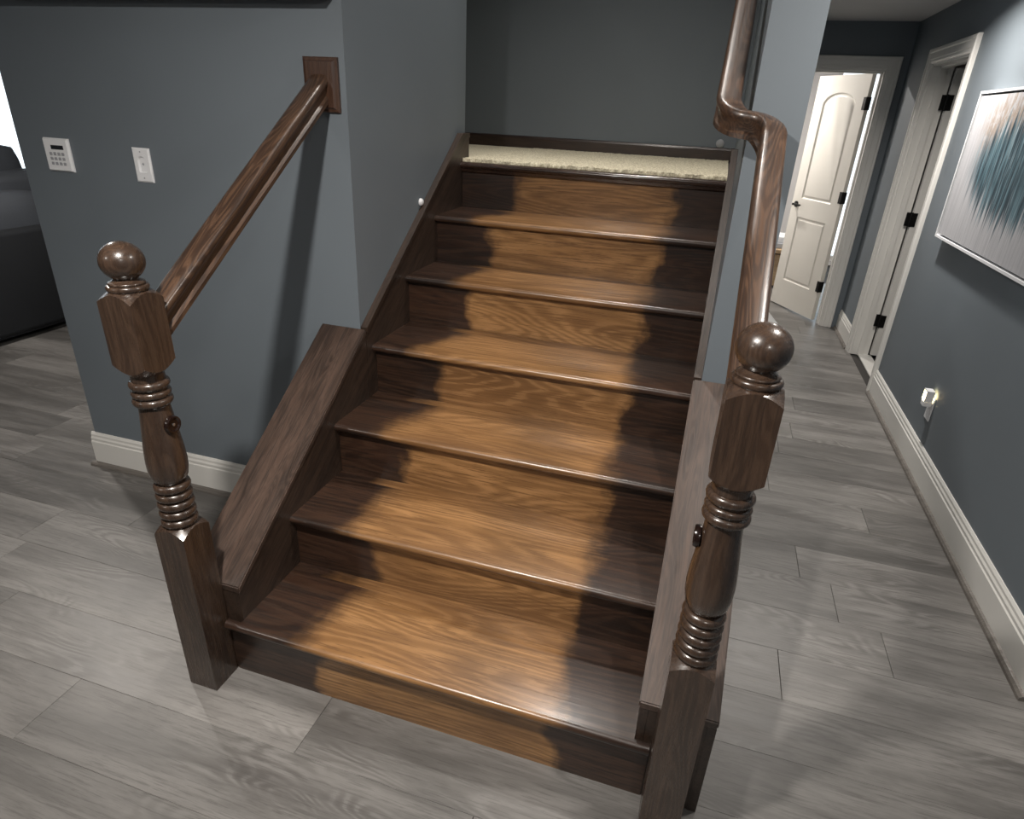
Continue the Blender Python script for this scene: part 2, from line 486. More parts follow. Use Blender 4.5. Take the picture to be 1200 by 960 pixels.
    # keep object-space texture coordinates identical to the stair frame
for i in range(1, 8):
    z0 = 0.0 if i == 1 else stepz(i - 1)
    ya = (i - 1) * RUN + NOSE
    xa, xb = (-0.046, W + 0.038) if i == 1 else (0.0, W)
    
    bm = boxes((xa, xb, ya, ya + (0.0012 if i == 1 else 0.018), z0, stepz(i) - TT))
    obj('riser', bm, M['riser'], stairs)
    # cove molding under each nosing
    if i == 7:
        obj('scotia_molding', prism([(ya, ZL - TT), (ya - 0.016, ZL - TT), (ya - 0.012, ZL - TT - 0.012), (ya, ZL - TT - 0.018)], 'x', 0, W), M['nosing'], stairs)
obj('landing_nosing', prism(tread_profile(6 * RUN, 6 * RUN + 0.10, ZL), 'x', 0.0, W), M['nosing'], stairs, 40)
struct('floor_landing', boxes((-1.28, XR, 1.785, YB, ZL - 0.16, ZL), (XL + 0.001, XR - 0.001, 6 * RUN + 0.101, 1.785, ZL - 0.16, ZL)), M['dkbase'])

CAP0, CAPY = 0.299, 0.029          # height of the cap line at y = 0, lower end of the cap
def capz(y): return CAP0 + SL * y
CT = 0.022
for side in (0, 1):
    xi, xo = (0.0, -0.168) if side == 0 else (W, W + 0.175)
    lo, hi = min(xi, xo), max(xi, xo)
    xs = (xi - 0.020, xi) if side == 0 else (xi, xi + 0.0195)
    # inner stringer from the floor to the landing
    ye = 1.775
    pts = [(0.030, 0.0), (0.030, capz(0.030) - CT), (YW, capz(YW) - CT)]
    obj('stringer', prism([(0.030, 0.0), (0.030, capz(0.030) - CT), (YW - 0.001, capz(YW) - CT), (YW - 0.001, 0.0)], 'x', *xs), M['slope'], stairs)
    obj('wall_stringer', prism([(YW + 0.0005, 0.10), (YW + 0.0005, capz(YW) - 0.012), (1.69, capz(1.69) - 0.012), (ye, capz(1.69) - 0.012), (ye, 1.10), (1.60, 0.9)], 'x', *xs), M['slope'], stairs)
    # bead along the top of the wall stringer
    bx = (xi - 0.0215, xi + 0.004) if side == 0 else (xi - 0.004, xi + 0.0195)
    obj('stringer_bead', prism([(YW + 0.002, capz(YW) - 0.014), (YW + 0.002, capz(YW) + 0.004), (1.69, capz(1.69) + 0.004), (ye, capz(1.69) + 0.004), (ye, capz(1.69) - 0.014), (1.69, capz(1.69) - 0.014)], 'x', *bx), M['slope'], stairs)
    # outer panel and front end of the low side wall
    xs2 = (xo, xo + 0.020) if side == 0 else (xo - 0.020, xo)
    obj('side_panel', prism([(0.030, 0.0), (0.030, capz(0.030) - CT), (YW - 0.001, capz(YW) - CT), (YW - 0.001, 0.0)], 'x', *xs2), M['slope'], stairs)
    obj('end_panel', boxes((lo + 0.020, hi - 0.020, 0.031, 0.050, 0.0, capz(0.031) - CT - 0.001)), M['slope'], stairs)
    # cap board
    e = 0.004
    bm = prism([(CAPY, capz(CAPY) - CT), (CAPY, capz(CAPY)), (YW - 0.0015, capz(YW)), (YW - 0.0015, capz(YW) - CT)], 'x', lo - e, hi + e * 0.5)
    es = [ed for ed in bm.edges]
    bmesh.ops.bevel(bm, geom=es, offset=0.003, segments=2, affect='EDGES')
    obj('cap_board', bm, M['cap'], stairs)

# ------------------------------------------------------------------ newel posts
NB = 0.0455       # half width of the square blocks
def block(bm, z0, z1, cut_top=True, cut_bot=True, n=64, r_in=0.034):
    """square block whose ends are turned back towards the round shaft"""
    per = []
    for k in range(n):
        a = 2 * math.pi * (k + 0.5) / n
        s = NB / max(abs(math.cos(a)), abs(math.sin(a)))
        per.append((s * math.cos(a), s * math.sin(a), s))
    # exact corners
    per2 = []
    for k in range(n):
        a = 2 * math.pi * k / n - math.pi / 4
        s = NB / max(abs(math.cos(a)), abs(math.sin(a)))
        per2.append((s * math.cos(a), s * math.sin(a), s))
    per = per2
    def cut(s): return (s - NB) * 0.95
    rows = []
    ins = [bm.verts.new((r_in * x / s, r_in * y / s, z0 + (0 if not cut_bot else -0.012))) for x, y, s in per]
    bot = [bm.verts.new((x, y, z0 + (cut(s) if cut_bot else 0))) for x, y, s in per]
    top = [bm.verts.new((x, y, z1 - (cut(s) if cut_top else 0))) for x, y, s in per]
    mid = [bm.verts.new(((0.55 * x + 0.45 * r_in * x / s), (0.55 * y + 0.45 * r_in * y / s), z1 + 0.002 - (cut(s) * 0.45 if cut_top else 0))) for x, y, s in per]
    ine = [bm.verts.new((r_in * x / s, r_in * y / s, z1 + (0.006 if cut_top else 0))) for x, y, s in per]
    rows = [ins, bot, top, mid, ine]
    for i in range(4):
        for k in range(n):
            bm.faces.new((rows[i][k], rows[i][(k + 1) % n], rows[i + 1][(k + 1) % n], rows[i + 1][k]))
    bm.faces.new(ins); bm.faces.new(ine[::-1])
    return bm

def bead(rb, rt, z0, z1, k=6):
    """half-round ring profile bulging from rb to rt between heights z0 and z1 (upwards)"""
    out = []
    for j in range(k + 1):
        a = math.pi * j / k
        out.append((rb + (rt - rb) * math.sin(a), (z0 + z1) / 2 - (z1 - z0) / 2 * math.cos(a)))
    return out

def make_newel(label, loc):
    t = thing('newel_post', label, 'newel post', (0, 0, 0), 'newel posts at the foot of the staircase')
    obj('lower_block', block(bmesh.new(), 0.0, 0.545, True, False), M['newel'], t, 35)
    # beehive rings
    prof = [(0.030, 0.545)]
    zz = 0.548
    for j in range(5):
        h = 0.0248
        prof += bead(0.0325, 0.0450 - 0.0003 * j, zz, zz + h); zz += h + 0.0006
    zb = zz
    obj('beehive_turning', lathe(prof, 48), M['newel'], t, 50)
    # vase
    prof = [(0.026, zb)]
    for r, z in ((0.0355, 0.677), (0.0425, 0.690), (0.0462, 0.712), (0.0470, 0.735), (0.0455, 0.765), (0.0420, 0.800), (0.0385, 0.835), (0.0358, 0.865), (0.0345, 0.884)):
        prof.append((r, z))
    obj('vase_turning', lathe(prof, 48), M['newel'], t, 50)
    prof = [(0.0345, 0.884), (0.038, 0.886)] + bead(0.037, 0.0445, 0.888, 0.907) + bead(0.036, 0.0435, 0.909, 0.926) + bead(0.036, 0.0445, 0.930, 0.950) + [(0.037, 0.955), (0.036, 0.975), (0.036, 0.99)]
    obj('collar_turning', lathe(prof, 48), M['newel'], t, 50)
    obj('upper_block', block(bmesh.new(), 0.975, 1.158, True, True), M['newel'], t, 35)
    prof = [(0.030, 1.160), (0.0405, 1.1615)] + bead(0.0395, 0.0430, 1.162, 1.1735)[1:] + bead(0.034, 0.0375, 1.1735, 1.1805)[1:] + [(0.028, 1.184), (0.0245, 1.187)]
    cz, rr = 1.2235, 0.0455
    for j in range(1, 21):
        a = -math.pi / 2 + math.pi * j / 20
        r = rr * math.cos(a); z = cz + rr * 0.93 * math.sin(a)
        if z > 1.1885 and r > 1e-4: prof.append((r, z))
    prof.append((0.0015, cz + rr * 0.93))
    obj('ball_finial', lathe(prof, 48), M['newel'], t, 60)
    t.location = loc
    return t
nl = make_newel('turned newel post with ball top at the left side of the stairs', (-0.0955, -0.0175, 0))
nl.rotation_euler = (0, math.radians(-0.7), 0)
nr = make_newel('turned newel post with ball top at the right side by the hall', (1.2035, -0.0175, 0))
for t, s in ((nl, 1), (nr, -1)):
    bm = lathe([(0.014, 0.0), (0.0215, 0.001), (0.0225, 0.006), (0.0205, 0.012), (0.0165, 0.0125), (0.0135, 0.0095), (0.001, 0.0095)], 28, (0, 0, 0), 'x')
    if s < 0: bmesh.ops.scale(bm, vec=(-1, 1, 1), verts=bm.verts)
    bmesh.ops.translate(bm, vec=(s * 0.0365, 0, 0.838), verts=bm.verts)
    me_o = obj('gate_cup', bm, M['cup'], None, 40); me_o.parent = t
    me_o['label'] = 'dark round gate mounting cup'
    bm = lathe([(0.0035, 0.0), (0.0035, 0.0015), (0.001, 0.002)], 12, (0, 0, 0), 'x')
    if s < 0: bmesh.ops.scale(bm, vec=(-1, 1, 1), verts=bm.verts)
    bmesh.ops.translate(bm, vec=(s * 0.0462, 0, 0.838), verts=bm.verts)
    sc_ = obj('screw', bm, M['steel'], None, 40); sc_.parent = me_o

# ------------------------------------------------------------------ handrails
half = [(0.0, 0.032), (0.010, 0.0318), (0.019, 0.0310), (0.0255, 0.0285), (0.0290, 0.0235), (0.0300, 0.017), (0.0290, 0.011), (0.0245, 0.005), (0.0215, -0.003),
        (0.0210, -0.015), (0.0250, -0.0185), (0.0280, -0.0215), (0.0280, -0.032)]
prof = half + [(-a, b) for a, b in reversed(half[1:])]
def railz(y): return 1.057 + SL * y
XLr = -0.1
lr = thing('handrail', 'oak handrail running from the left newel post to a square wall plate', 'handrail', (XLr, 0.4, railz(0.4)))
p = [Vector((XLr, y, railz(y))) for y in (0.0285, 0.2, 0.4, 0.6, YW - 0.0205)]
obj('rail', sweep(p, prof, y_start=0.0295, y_end=YW - 0.0203), M['rail'], lr, 35)
# wall plate with a stepped edge
cx, cz, hw, hh = -0.1, 1.598, 0.058, 0.0745
bm = bmesh.new()
def rect_rings(bm, rings, axis='y'):
    """rings: list of (hw, hh, depth) rectangles around (cx, cz)"""
    R = []
    for a, b, d in rings:
        R.append([bm.verts.new((cx + sx * a, d, cz + sz * b)) for sx, sz in ((-1, -1), (1, -1), (1, 1), (-1, 1))])
    for i in range(len(R) - 1):
        for k in range(4): bm.faces.new((R[i][k], R[i][(k + 1) % 4], R[i + 1][(k + 1) % 4], R[i + 1][k]))
    bm.faces.new(R[0]); bm.faces.new(R[-1][::-1])
rect_rings(bm, [(hw, hh, YW), (hw, hh, YW - 0.009), (hw - 0.003, hh - 0.003, YW - 0.012), (hw - 0.009, hh - 0.009, YW - 0.013), (hw - 0.014, hh - 0.014, YW - 0.020)])
obj('wall_plate', bm, M['plate'], lr)

# right rail with the jog around the wall corner
XA, XB, YJ = 1.192, 1.076, 0.715
rr_ = thing('handrail', 'oak handrail with a jogged bend around the wall corner on the right', 'handrail', (XA, 0.4, railz(0.4)))
def arc_path():
    pts2 = [(XA, y) for y in (0.0285, 0.15, 0.3, 0.45, 0.58)]
    r = 0.060
    # right-hand line up to the corner, then a quarter turn to the left
    for k in range(0, 9):
        a = math.pi / 2 * k / 8
        pts2.append((XA - r + r * math.cos(a), YJ - r + r * math.sin(a)))
    # quarter turn back to the uphill direction
    r2 = 0.060
    for k in range(0, 9):
        a = math.pi / 2 * k / 8
        pts2.append((XB + r2 - r2 * math.sin(a), YJ + r2 - r2 * math.cos(a)))
    pts2 += [(XB, y) for y in (0.85, 1.0, 1.25, 1.5, 1.72)]
    return pts2
pth = [Vector((x, y, railz(y) + 0.004)) for x, y in arc_path()]
obj('rail', sweep(pth, prof, y_start=0.0295), M['rail'], rr_, 35)
for y in (1.42, 1.68):
    z = railz(y)
    bm = sweep([Vector((XB, y, z - 0.02)), Vector((XB, y, z - 0.06)), Vector((XB + 0.02, y, z - 0.08)), Vector((XR - 0.004, y, z - 0.08))],
               [(0.007 * math.cos(2 * math.pi * k / 8), 0.007 * math.sin(2 * math.pi * k / 8)) for k in range(8)], Vector((0, 1, 0)))
    lathe([(0.028, XR - 0.006), (0.028, XR)], 20, (0, y, z - 0.08), 'x', bm)
    obj('rail_bracket', bm, M['black'], rr_, 40)

# ------------------------------------------------------------------ landing
def carpet():
    bm = bmesh.new()
    x0, x1, y0, y1 = 0.002, W - 0.002, 6 * RUN + 0.022, YB
    nx, ny = 150, 60
    V = []
    for j in range(ny + 1):
        row = []
        for i in range(nx + 1):
            x = x0 + (x1 - x0) * i / nx; y = y0 + (y1 - y0) * (j / ny) ** 1.6
            if j == 0: y += random.uniform(-0.006, 0.006)
            z = ZL + 0.0135 + random.uniform(-0.0025, 0.0025) - (0.008 if j == 0 else 0)
            row.append(bm.verts.new((x, y, z)))
        V.append(row)
    for j in range(ny):
        for i in range(nx): bm.faces.new((V[j][i], V[j][i + 1], V[j + 1][i + 1], V[j + 1][i]))
    # the carpet runs on to the left behind the wall end
    L = [bm.verts.new(q) for q in ((-1.27, 1.80, ZL + 0.012), (0.0, 1.80, ZL + 0.012), (0.0, YB, ZL + 0.012), (-1.27, YB, ZL + 0.012))]
    bm.faces.new(L)
    base = [bm.verts.new((v.co.x, v.co.y, ZL + 0.0006)) for v in V[0]]
    for i in range(nx): bm.faces.new((base[i], base[i + 1], V[0][i + 1], V[0][i]))
    return bm
tag(obj('landing_carpet', carpet(), M['carpet'], None, 60), 'beige carpet with a frayed front edge on the stair landing', 'carpet')
bb = struct('baseboard_landing', prism([(YB, ZL + 0.005), (YB - 0.014, ZL + 0.005), (YB - 0.014, ZL + 0.064), (YB - 0.009, ZL + 0.074), (YB, ZL + 0.077)], 'x', -1.28, XR), M['dkbase'], label='dark wooden baseboard behind the landing carpet')

# ------------------------------------------------------------------ white baseboards
BH = 0.165
def base_prof(d):      # (distance from wall, height)
    return [(0, 0.0), (0.016 * d, 0.0), (0.016 * d, BH - 0.045), (0.012 * d, BH - 0.040), (0.013 * d, BH - 0.028), (0.009 * d, BH - 0.020), (0.009 * d, BH - 0.010), (0.004 * d, BH), (0, BH)]
def shoe_prof(d): return [(0.016 * d, 0.0), (0.034 * d, 0.0), (0.032 * d, 0.010), (0.025 * d, 0.018), (0.016 * d, 0.020)]
# left wall: along x, with the return on its open end
bbl = struct('baseboard_left', prism([(YW - a, b) for a, b in base_prof(1)], 'x', -1.416, -0.172), M['trim'], label='white baseboard under the keypad wall')
obj('shoe_molding', prism([(YW - a, b) for a, b in shoe_prof(1)], 'x', -1.434, -0.172), M['shoe'], bbl)
obj('baseboard_return', prism([(-1.40 - a, b) for a, b in base_prof(1)], 'y', YW, 3.0), M['trim'], bbl)
bbr = struct('baseboard_right', prism([(XRW - a, b) for a, b in base_prof(1)], 'y', 0.71, 3.23), M['trim'], label='long white baseboard along the right hall wall')
obj('shoe_molding', prism([(XRW - a, b) for a, b in shoe_prof(1)], 'y', 0.71, 3.23), M['shoe'], bbr)
bbf = struct('baseboard_hall_end', prism([(XRW - a, b) for a, b in base_prof(1)], 'y', 4.145, YF - 0.022), M['trim'], label='short white baseboard between the two doors')
obj('shoe_molding', prism([(XRW - a, b) for a, b in shoe_prof(1)], 'y', 4.145, YF - 0.022), M['shoe'], bbf)
struct('baseboard_middle', prism([(XH + a, b) for a, b in base_prof(1)], 'y', YW, YF), M['trim'], label='white baseboard on the hall side of the stair wall')

# ------------------------------------------------------------------ doors and casings
def casing_prof():    # (across from opening edge, out of wall)
    return [(0.0, 0.0), (0.0, 0.010), (0.010, 0.014), (0.022, 0.014), (0.026, 0.018), (0.060, 0.018), (0.066, 0.024), (0.080, 0.024), (0.085, 0.018), (0.085, 0.0)]
def casing(name, o0, o1, ztop, plane, axis, sign, mat, label):
    """door casing as one mitred sweep: two legs and a head; axis is the direction along the wall"""
    bm = bmesh.new(); cp = casing_prof(); rings = []
    for (u, z, du, dz) in ((o0, 0.0, -1, 0), (o0, ztop, -1, 1), (o1, ztop, 1, 1), (o1, 0.0, 1, 0)):
        ring = []
        for a, d in cp:
            uu, zz = u + du * a, z + dz * a
            ring.append(bm.verts.new((plane + sign * d, uu, zz) if axis == 'y' else (uu, plane + sign * d, zz)))
        rings.append(ring)
    n = len(cp)
    for i in range(3):
        for k in range(n - 1): bm.faces.new((rings[i][k], rings[i][k + 1], rings[i + 1][k + 1], rings[i + 1][k]))
    bm.faces.new(rings[0]); bm.faces.new(rings[-1][::-1])
    return struct(name, bm, mat, label=label)
t1 = casing('trim_1', 1.455, 2.115, 1.945, YF, 'x', -1, M['trim'], 'wide white casing around the open door at the hall end')
obj('jamb', boxes((2.103, 2.115, YF, YF + T, 0, 1.945), (1.455, 1.467, YF, YF + T, 0, 1.945), (1.467, 2.103, YF, YF + T, 1.933, 1.945)), M['trim'], t1)
obj('stop', boxes((2.091, 2.103, YF + 0.045, YF + 0.080, 0, 1.921), (1.467, 2.103, YF + 0.045, YF + 0.080, 1.921, 1.933)), M['trim'], t1)
t2 = casing('trim_2', 3.315, 4.06, 1.94, XRW, 'y', -1, M['trim'], 'white casing around the side doorway in the right wall')
obj('jamb', boxes((XRW, XRW + T, 4.048, 4.06, 0, 1.94), (XRW, XRW + T, 3.315, 3.327, 0, 1.94), (XRW, XRW + T, 3.327, 4.048, 1.928, 1.94)), M['trim'], t2)
obj('stop', boxes((XRW + 0.045, XRW + 0.078, 4.036, 4.048, 0, 1.916), (XRW + 0.045, XRW + 0.078, 3.327, 4.048, 1.916, 1.928)), M['trim'], t2)
obj('threshold', boxes((XRW + 0.05, XRW + T + 0.02, 3.327, 4.048, 0.0, 0.009)), M['trim'], t2)

def panel_outline(x0, x1, z0, z1, arch, n=14):
    pts = [(x0, z0), (x1, z0)]
    if not arch: return pts + [(x1, z1), (x0, z1)]
    for k in range(n + 1):
        u = k / n
        x = x1 + (x0 - x1) * u
        s = 4 * u * (1 - u)
        pts.append((x, z1 - arch + arch * (s ** 0.62)))
    return pts

def door_leaf(width, height, thick=0.035):
    """two-panel door with an arched top panel, hinge edge at x = 0, leaf towards -x, front face towards -y"""
    bm = bmesh.new()
    x0, x1 = -width, 0.0
    inset = 0.022
    P = [panel_outline(-width + 0.115, -0.115, 0.235, 0.80, 0), panel_outline(-width + 0.115, -0.115, 0.955, height - 0.125, 0.075)]
    for side in (-1, 1):
        y = -thick / 2 if side < 0 else thick / 2
        yr = y - side * 0.009
        yf = y - side * 0.003
        outer = [bm.verts.new((x, y, z)) for x, z in ((x0, 0), (x1, 0), (x1, height), (x0, height))]
        edges = [bm.edges.new((outer[k], outer[(k + 1) % 4])) for k in range(4)]
        for pl in P:
            ring = [bm.verts.new((x, y, z)) for x, z in pl]
            edges += [bm.edges.new((ring[k], ring[(k + 1) % len(ring)])) for k in range(len(ring))]
            cxp = sum(a for a, b in pl) / len(pl); czp = (min(b for a, b in pl) + max(b for a, b in pl)) / 2
            def shrink(d, yy):
                hx = (max(a for a, b in pl) - min(a for a, b in pl)) / 2; hz = (max(b for a, b in pl) - min(b for a, b in pl)) / 2
                mx = (max(a for a, b in pl) + min(a for a, b in pl)) / 2
                return [bm.verts.new((mx + (a - mx) * (hx - d) / hx, yy, czp + (b - czp) * (hz - d) / hz)) for a, b in pl]
            r2 = shrink(0.010, yr); r3 = shrink(0.020, yr); r4 = shrink(0.030, yf)
            for A, B in ((ring, r2), (r2, r3), (r3, r4)):
                for k in range(len(A)): bm.faces.new((A[k], A[(k + 1) % len(A)], B[(k + 1) % len(A)], B[k]))
            bm.faces.new(r4)
        bmesh.ops.triangle_fill(bm, use_beauty=True, use_dissolve=False, edges=edges)
        if side < 0: o1_ = outer
        else: o2_ = outer
    for k in range(4): bm.faces.new((o1_[k], o1_[(k + 1) % 4], o2_[(k + 1) % 4], o2_[k]))
    return bm

def hinge_bm(x, y, z, axis='x'):
    bm = lathe([(0.006, z - 0.045), (0.006, z + 0.045)], 10, (x, y, 0), 'z')
    return bm

# open door at the end of the hall
d1 = bpy.data.objects.new('door_1', None); COL.objects.link(d1); d1['kind'] = 'structure'
d1['label'] = 'cream two-panel door with arched top standing ajar at the hall end'
LW = 0.622
leaf = obj('leaf', door_leaf(LW, 1.915), M['door'], None, 30); leaf.parent = d1
d1.location = (2.064, YF + T - 0.005, 0.012)
d1.rotation_euler = (0, 0, math.radians(-60.5))
for hz in (0.29, 1.02, 1.71):
    bm = boxes((-0.030, 0.004, -0.0215, -0.0170, hz - 0.045, hz + 0.045))
    lathe([(0.0065, hz - 0.047), (0.0065, hz + 0.047)], 10, (0.006, -0.020, 0), 'z', bm)
    add_box(bm, 0.004, 0.010, -0.030, 0.016, hz - 0.045, hz + 0.045)
    h = obj('hinge', bm, M['black'], None); h.parent = d1
for s in (-1, 1):
    bm = lathe([(0.026, s * 0.0175), (0.026, s * 0.0255), (0.011, s * 0.0265), (0.010, s * 0.058), (0.002, s * 0.060)], 20, (-LW + 0.065, 0, 0.90), 'y')
    add_box(bm, -LW + 0.055, -LW + 0.165, s * 0.050 - 0.006, s * 0.050 + 0.006, 0.892, 0.908, 0.004, 2)
    h = obj('lever_handle', bm, M['black'], None, 40); h.parent = d1
bm = boxes((-LW - 0.002, -LW + 0.002, -0.012, 0.012, 0.87, 0.93)); h = obj('latch_plate', bm, M['black'], None); h.parent = d1

# side door swung into the dark room on the right
d2 = bpy.data.objects.new('door_2', None); COL.objects.link(d2); d2['kind'] = 'structure'
d2['label'] = 'white side door swung inward with black hinges'
leaf = obj('leaf', door_leaf(0.70, 1.895), M['trim'], None, 30); leaf.parent = d2
d2.location = (XRW + T + 0.008, 4.045 - 0.020, 0.022)
d2.rotation_euler = (0, 0, math.radians(180 + 1.0))
for hz in (0.26, 0.98, 1.70):
    bm = boxes((-0.028, 0.004, 0.0165, 0.0215, hz - 0.045, hz + 0.045))
    lathe([(0.0065, hz - 0.047), (0.0065, hz + 0.047)], 10, (0.006, 0.021, 0), 'z', bm)
    add_box(bm, 0.006, 0.034, -0.0060, -0.0012, hz - 0.045, hz + 0.045)
    h = obj('hinge', bm, M['black'], None); h.parent = d2

# ------------------------------------------------------------------ windows
def window(name, axis, plane, a0, a1, z0, z1, label, mull):
    fr = bmesh.new()
    def B(u0, u1, w0, w1, d0, d1):
        if axis == 'y': add_box(fr, plane + d0, plane + d1, u0, u1, w0, w1)
        else: add_box(fr, u0, u1, plane + d0, plane + d1, w0, w1)
    f = 0.05
    B(a0, a1, z0, z0 + f, -0.02, 0.06); B(a0, a1, z1 - f, z1, -0.02, 0.06)
    B(a0, a0 + f, z0 + f, z1 - f, -0.02, 0.06); B(a1 - f, a1, z0 + f, z1 - f, -0.02, 0.06)
    for k in range(1, mull):
        u = a0 + (a1 - a0) * k / mull
        B(u - 0.025, u + 0.025, z0 + f, z1 - f, -0.01, 0.05)
    w = struct(name, fr, M['trim'], label=label)
    for k in range(mull):
        u0 = a0 + (a1 - a0) * k / mull + 0.03; u1 = a0 + (a1 - a0) * (k + 1) / mull - 0.03
        g = bmesh.new()
        if axis == 'y': add_box(g, plane + 0.018, plane + 0.022, u0, u1, z0 + f, z1 - f)
        else: add_box(g, u0, u1, plane + 0.018, plane + 0.022, z0 + f, z1 - f)
        obj('pane', g, M['glass'], w)
    return w
window('window_1', 'y', -6.15, WY0, WY1, WZ0, WZ1, 'bright window beyond the sofa', 1)
window('window_2', 'x', 7.65, FX0, FX1, FZ0, FZ1, 'bright window in the room behind the open door', 1)

# ------------------------------------------------------------------ things on the left wall
def plate_bm(cx, cz, hw, hh, y, d=0.007):
    bm = bmesh.new(); R = []
    for a, b, dd in ((hw, hh, 0), (hw, hh, d * 0.4), (hw - 0.005, hh - 0.005, d)):
        R.append([bm.verts.new((cx + sx * a, y - dd, cz + sz * b)) for sx, sz in ((-1, -1), (1, -1), (1, 1), (-1, 1))])
    for i in range(2):
        for k in range(4): bm.faces.new((R[i][k], R[i][(k + 1) % 4], R[i + 1][(k + 1) % 4], R[i + 1][k]))
    bm.faces.new(R[0]); bm.faces.new(R[2][::-1])
    return bm
kx, kz = -1.212, 1.334
kp = thing('alarm_keypad', 'white square keypad with dark display on the slate wall', 'keypad', (kx, YW, kz))
obj('plate', plate_bm(kx, kz, 0.0575, 0.0565, YW, 0.012), M['plastic'], kp)
obj('display', boxes((kx - 0.020, kx + 0.036, YW - 0.0135, YW - 0.011, kz + 0.019, kz + 0.033)), M['lcd'], kp)
for r_ in range(3):
    for c_ in range(4):
        x = kx - 0.026 + c_ * 0.0185; z = kz + 0.004 - r_ * 0.0165
        obj('button', box(x - 0.006, x + 0.006, YW - 0.015, YW - 0.0115, z - 0.005, z + 0.005, 0.0012), M['key'], kp)
sx_, sz_ = -0.838, 1.323
sp = thing('wall_plate', 'white upright wall plate with an arched recess beside the keypad', 'wall plate', (sx_, YW, sz_))
def arch_frame():
    """plate with an arched opening"""
    bm = bmesh.new(); hw, hh = 0.0365, 0.0565
    outer = []; n = 16
    inner = [(-0.017, -0.020)] 
    arch = [(-0.017, -0.024), (0.017, -0.024)]
    for k in range(n + 1):
        a = math.pi * k / n
        arch.append((0.017 * math.cos(a), 0.012 + 0.017 * math.sin(a)))
    V0 = [bm.verts.new((sx_ + u, YW - 0.007, sz_ + v)) for u, v in arch]
    V1 = [bm.verts.new((sx_ + u * 0.80, YW - 0.0005, sz_ - 0.006 + (v + 0.006) * 0.86)) for u, v in arch]
    for k in range(len(V0)): bm.faces.new((V0[k], V0[(k + 1) % len(V0)], V1[(k + 1) % len(V0)], V1[k]))
    bm.faces.new(V1)
    ring = [bm.verts.new((sx_ + sx * (hw - 0.005), YW - 0.007, sz_ + sz * (hh - 0.005))) for sx, sz in ((-1, -1), (1, -1), (1, 1), (-1, 1))]
    mid = [bm.verts.new((sx_ + sx * hw, YW - 0.003, sz_ + sz * hh)) for sx, sz in ((-1, -1), (1, -1), (1, 1), (-1, 1))]
    low = [bm.verts.new((sx_ + sx * hw, YW, sz_ + sz * hh)) for sx, sz in ((-1, -1), (1, -1), (1, 1), (-1, 1))]
    for A, B in ((ring, mid), (mid, low)):
        for k in range(4): bm.faces.new((A[k], A[(k + 1) % 4], B[(k + 1) % 4], B[k]))
    ed = [bm.edges.get((V0[k], V0[(k + 1) % len(V0)])) for k in range(len(V0))] + [bm.edges.get((ring[k], ring[(k + 1) % 4])) for k in range(4)]
    bmesh.ops.triangle_fill(bm, use_beauty=True, edges=ed)
    return bm
obj('cover', arch_frame(), M['plastic'], sp)
obj('socket', lathe([(0.004, YW - 0.0022), (0.003, YW - 0.004), (0.0005, YW - 0.004)], 12, (sx_, 0, sz_ + 0.004), 'y'), M['key'], sp)
for dz in (-0.042, 0.044):
    obj('screw', lathe([(0.0028, YW - 0.007), (0.0025, YW - 0.0082), (0.0004, YW - 0.0084)], 10, (sx_, 0, sz_ + dz), 'y'), M['key'], sp)
# shelf whose underside just shows at the top of the picture
sh = thing('wall_shelf', 'white wall shelf at the very top edge of the left wall', 'shelf', (-0.7, YW, 1.80))
obj('board', box(-1.25, -0.045, YW - 0.085, YW, 1.8175, 1.838, 0.003), M['trim'], sh)
for x in (-1.05, -0.30):
    obj('bracket', prism([(YW, 1.838), (YW - 0.075, 1.838), (YW - 0.070, 1.845), (YW - 0.02, 1.854), (YW, 1.89)], 'x', x - 0.01, x + 0.01), M['trim'], sh)
# small round bumpers
tag(obj('wall_bumper', lathe([(0.014, XL), (0.014, XL + 0.006), (0.010, XL + 0.011), (0.001, XL + 0.013)], 20, (0, 1.305, 1.212), 'x'), M['plastic'], None, 40),
    'small white round bumper on the wall above the left stringer', 'bumper')
tag(obj('wall_bumper', lathe([(0.022, YB), (0.022, YB - 0.006), (0.016, YB - 0.012), (0.001, YB - 0.014)], 20, (1.055, 0, ZL + 0.098), 'y'), M['greybox'], None, 40),
    'small grey round bumper above the landing baseboard', 'bumper')

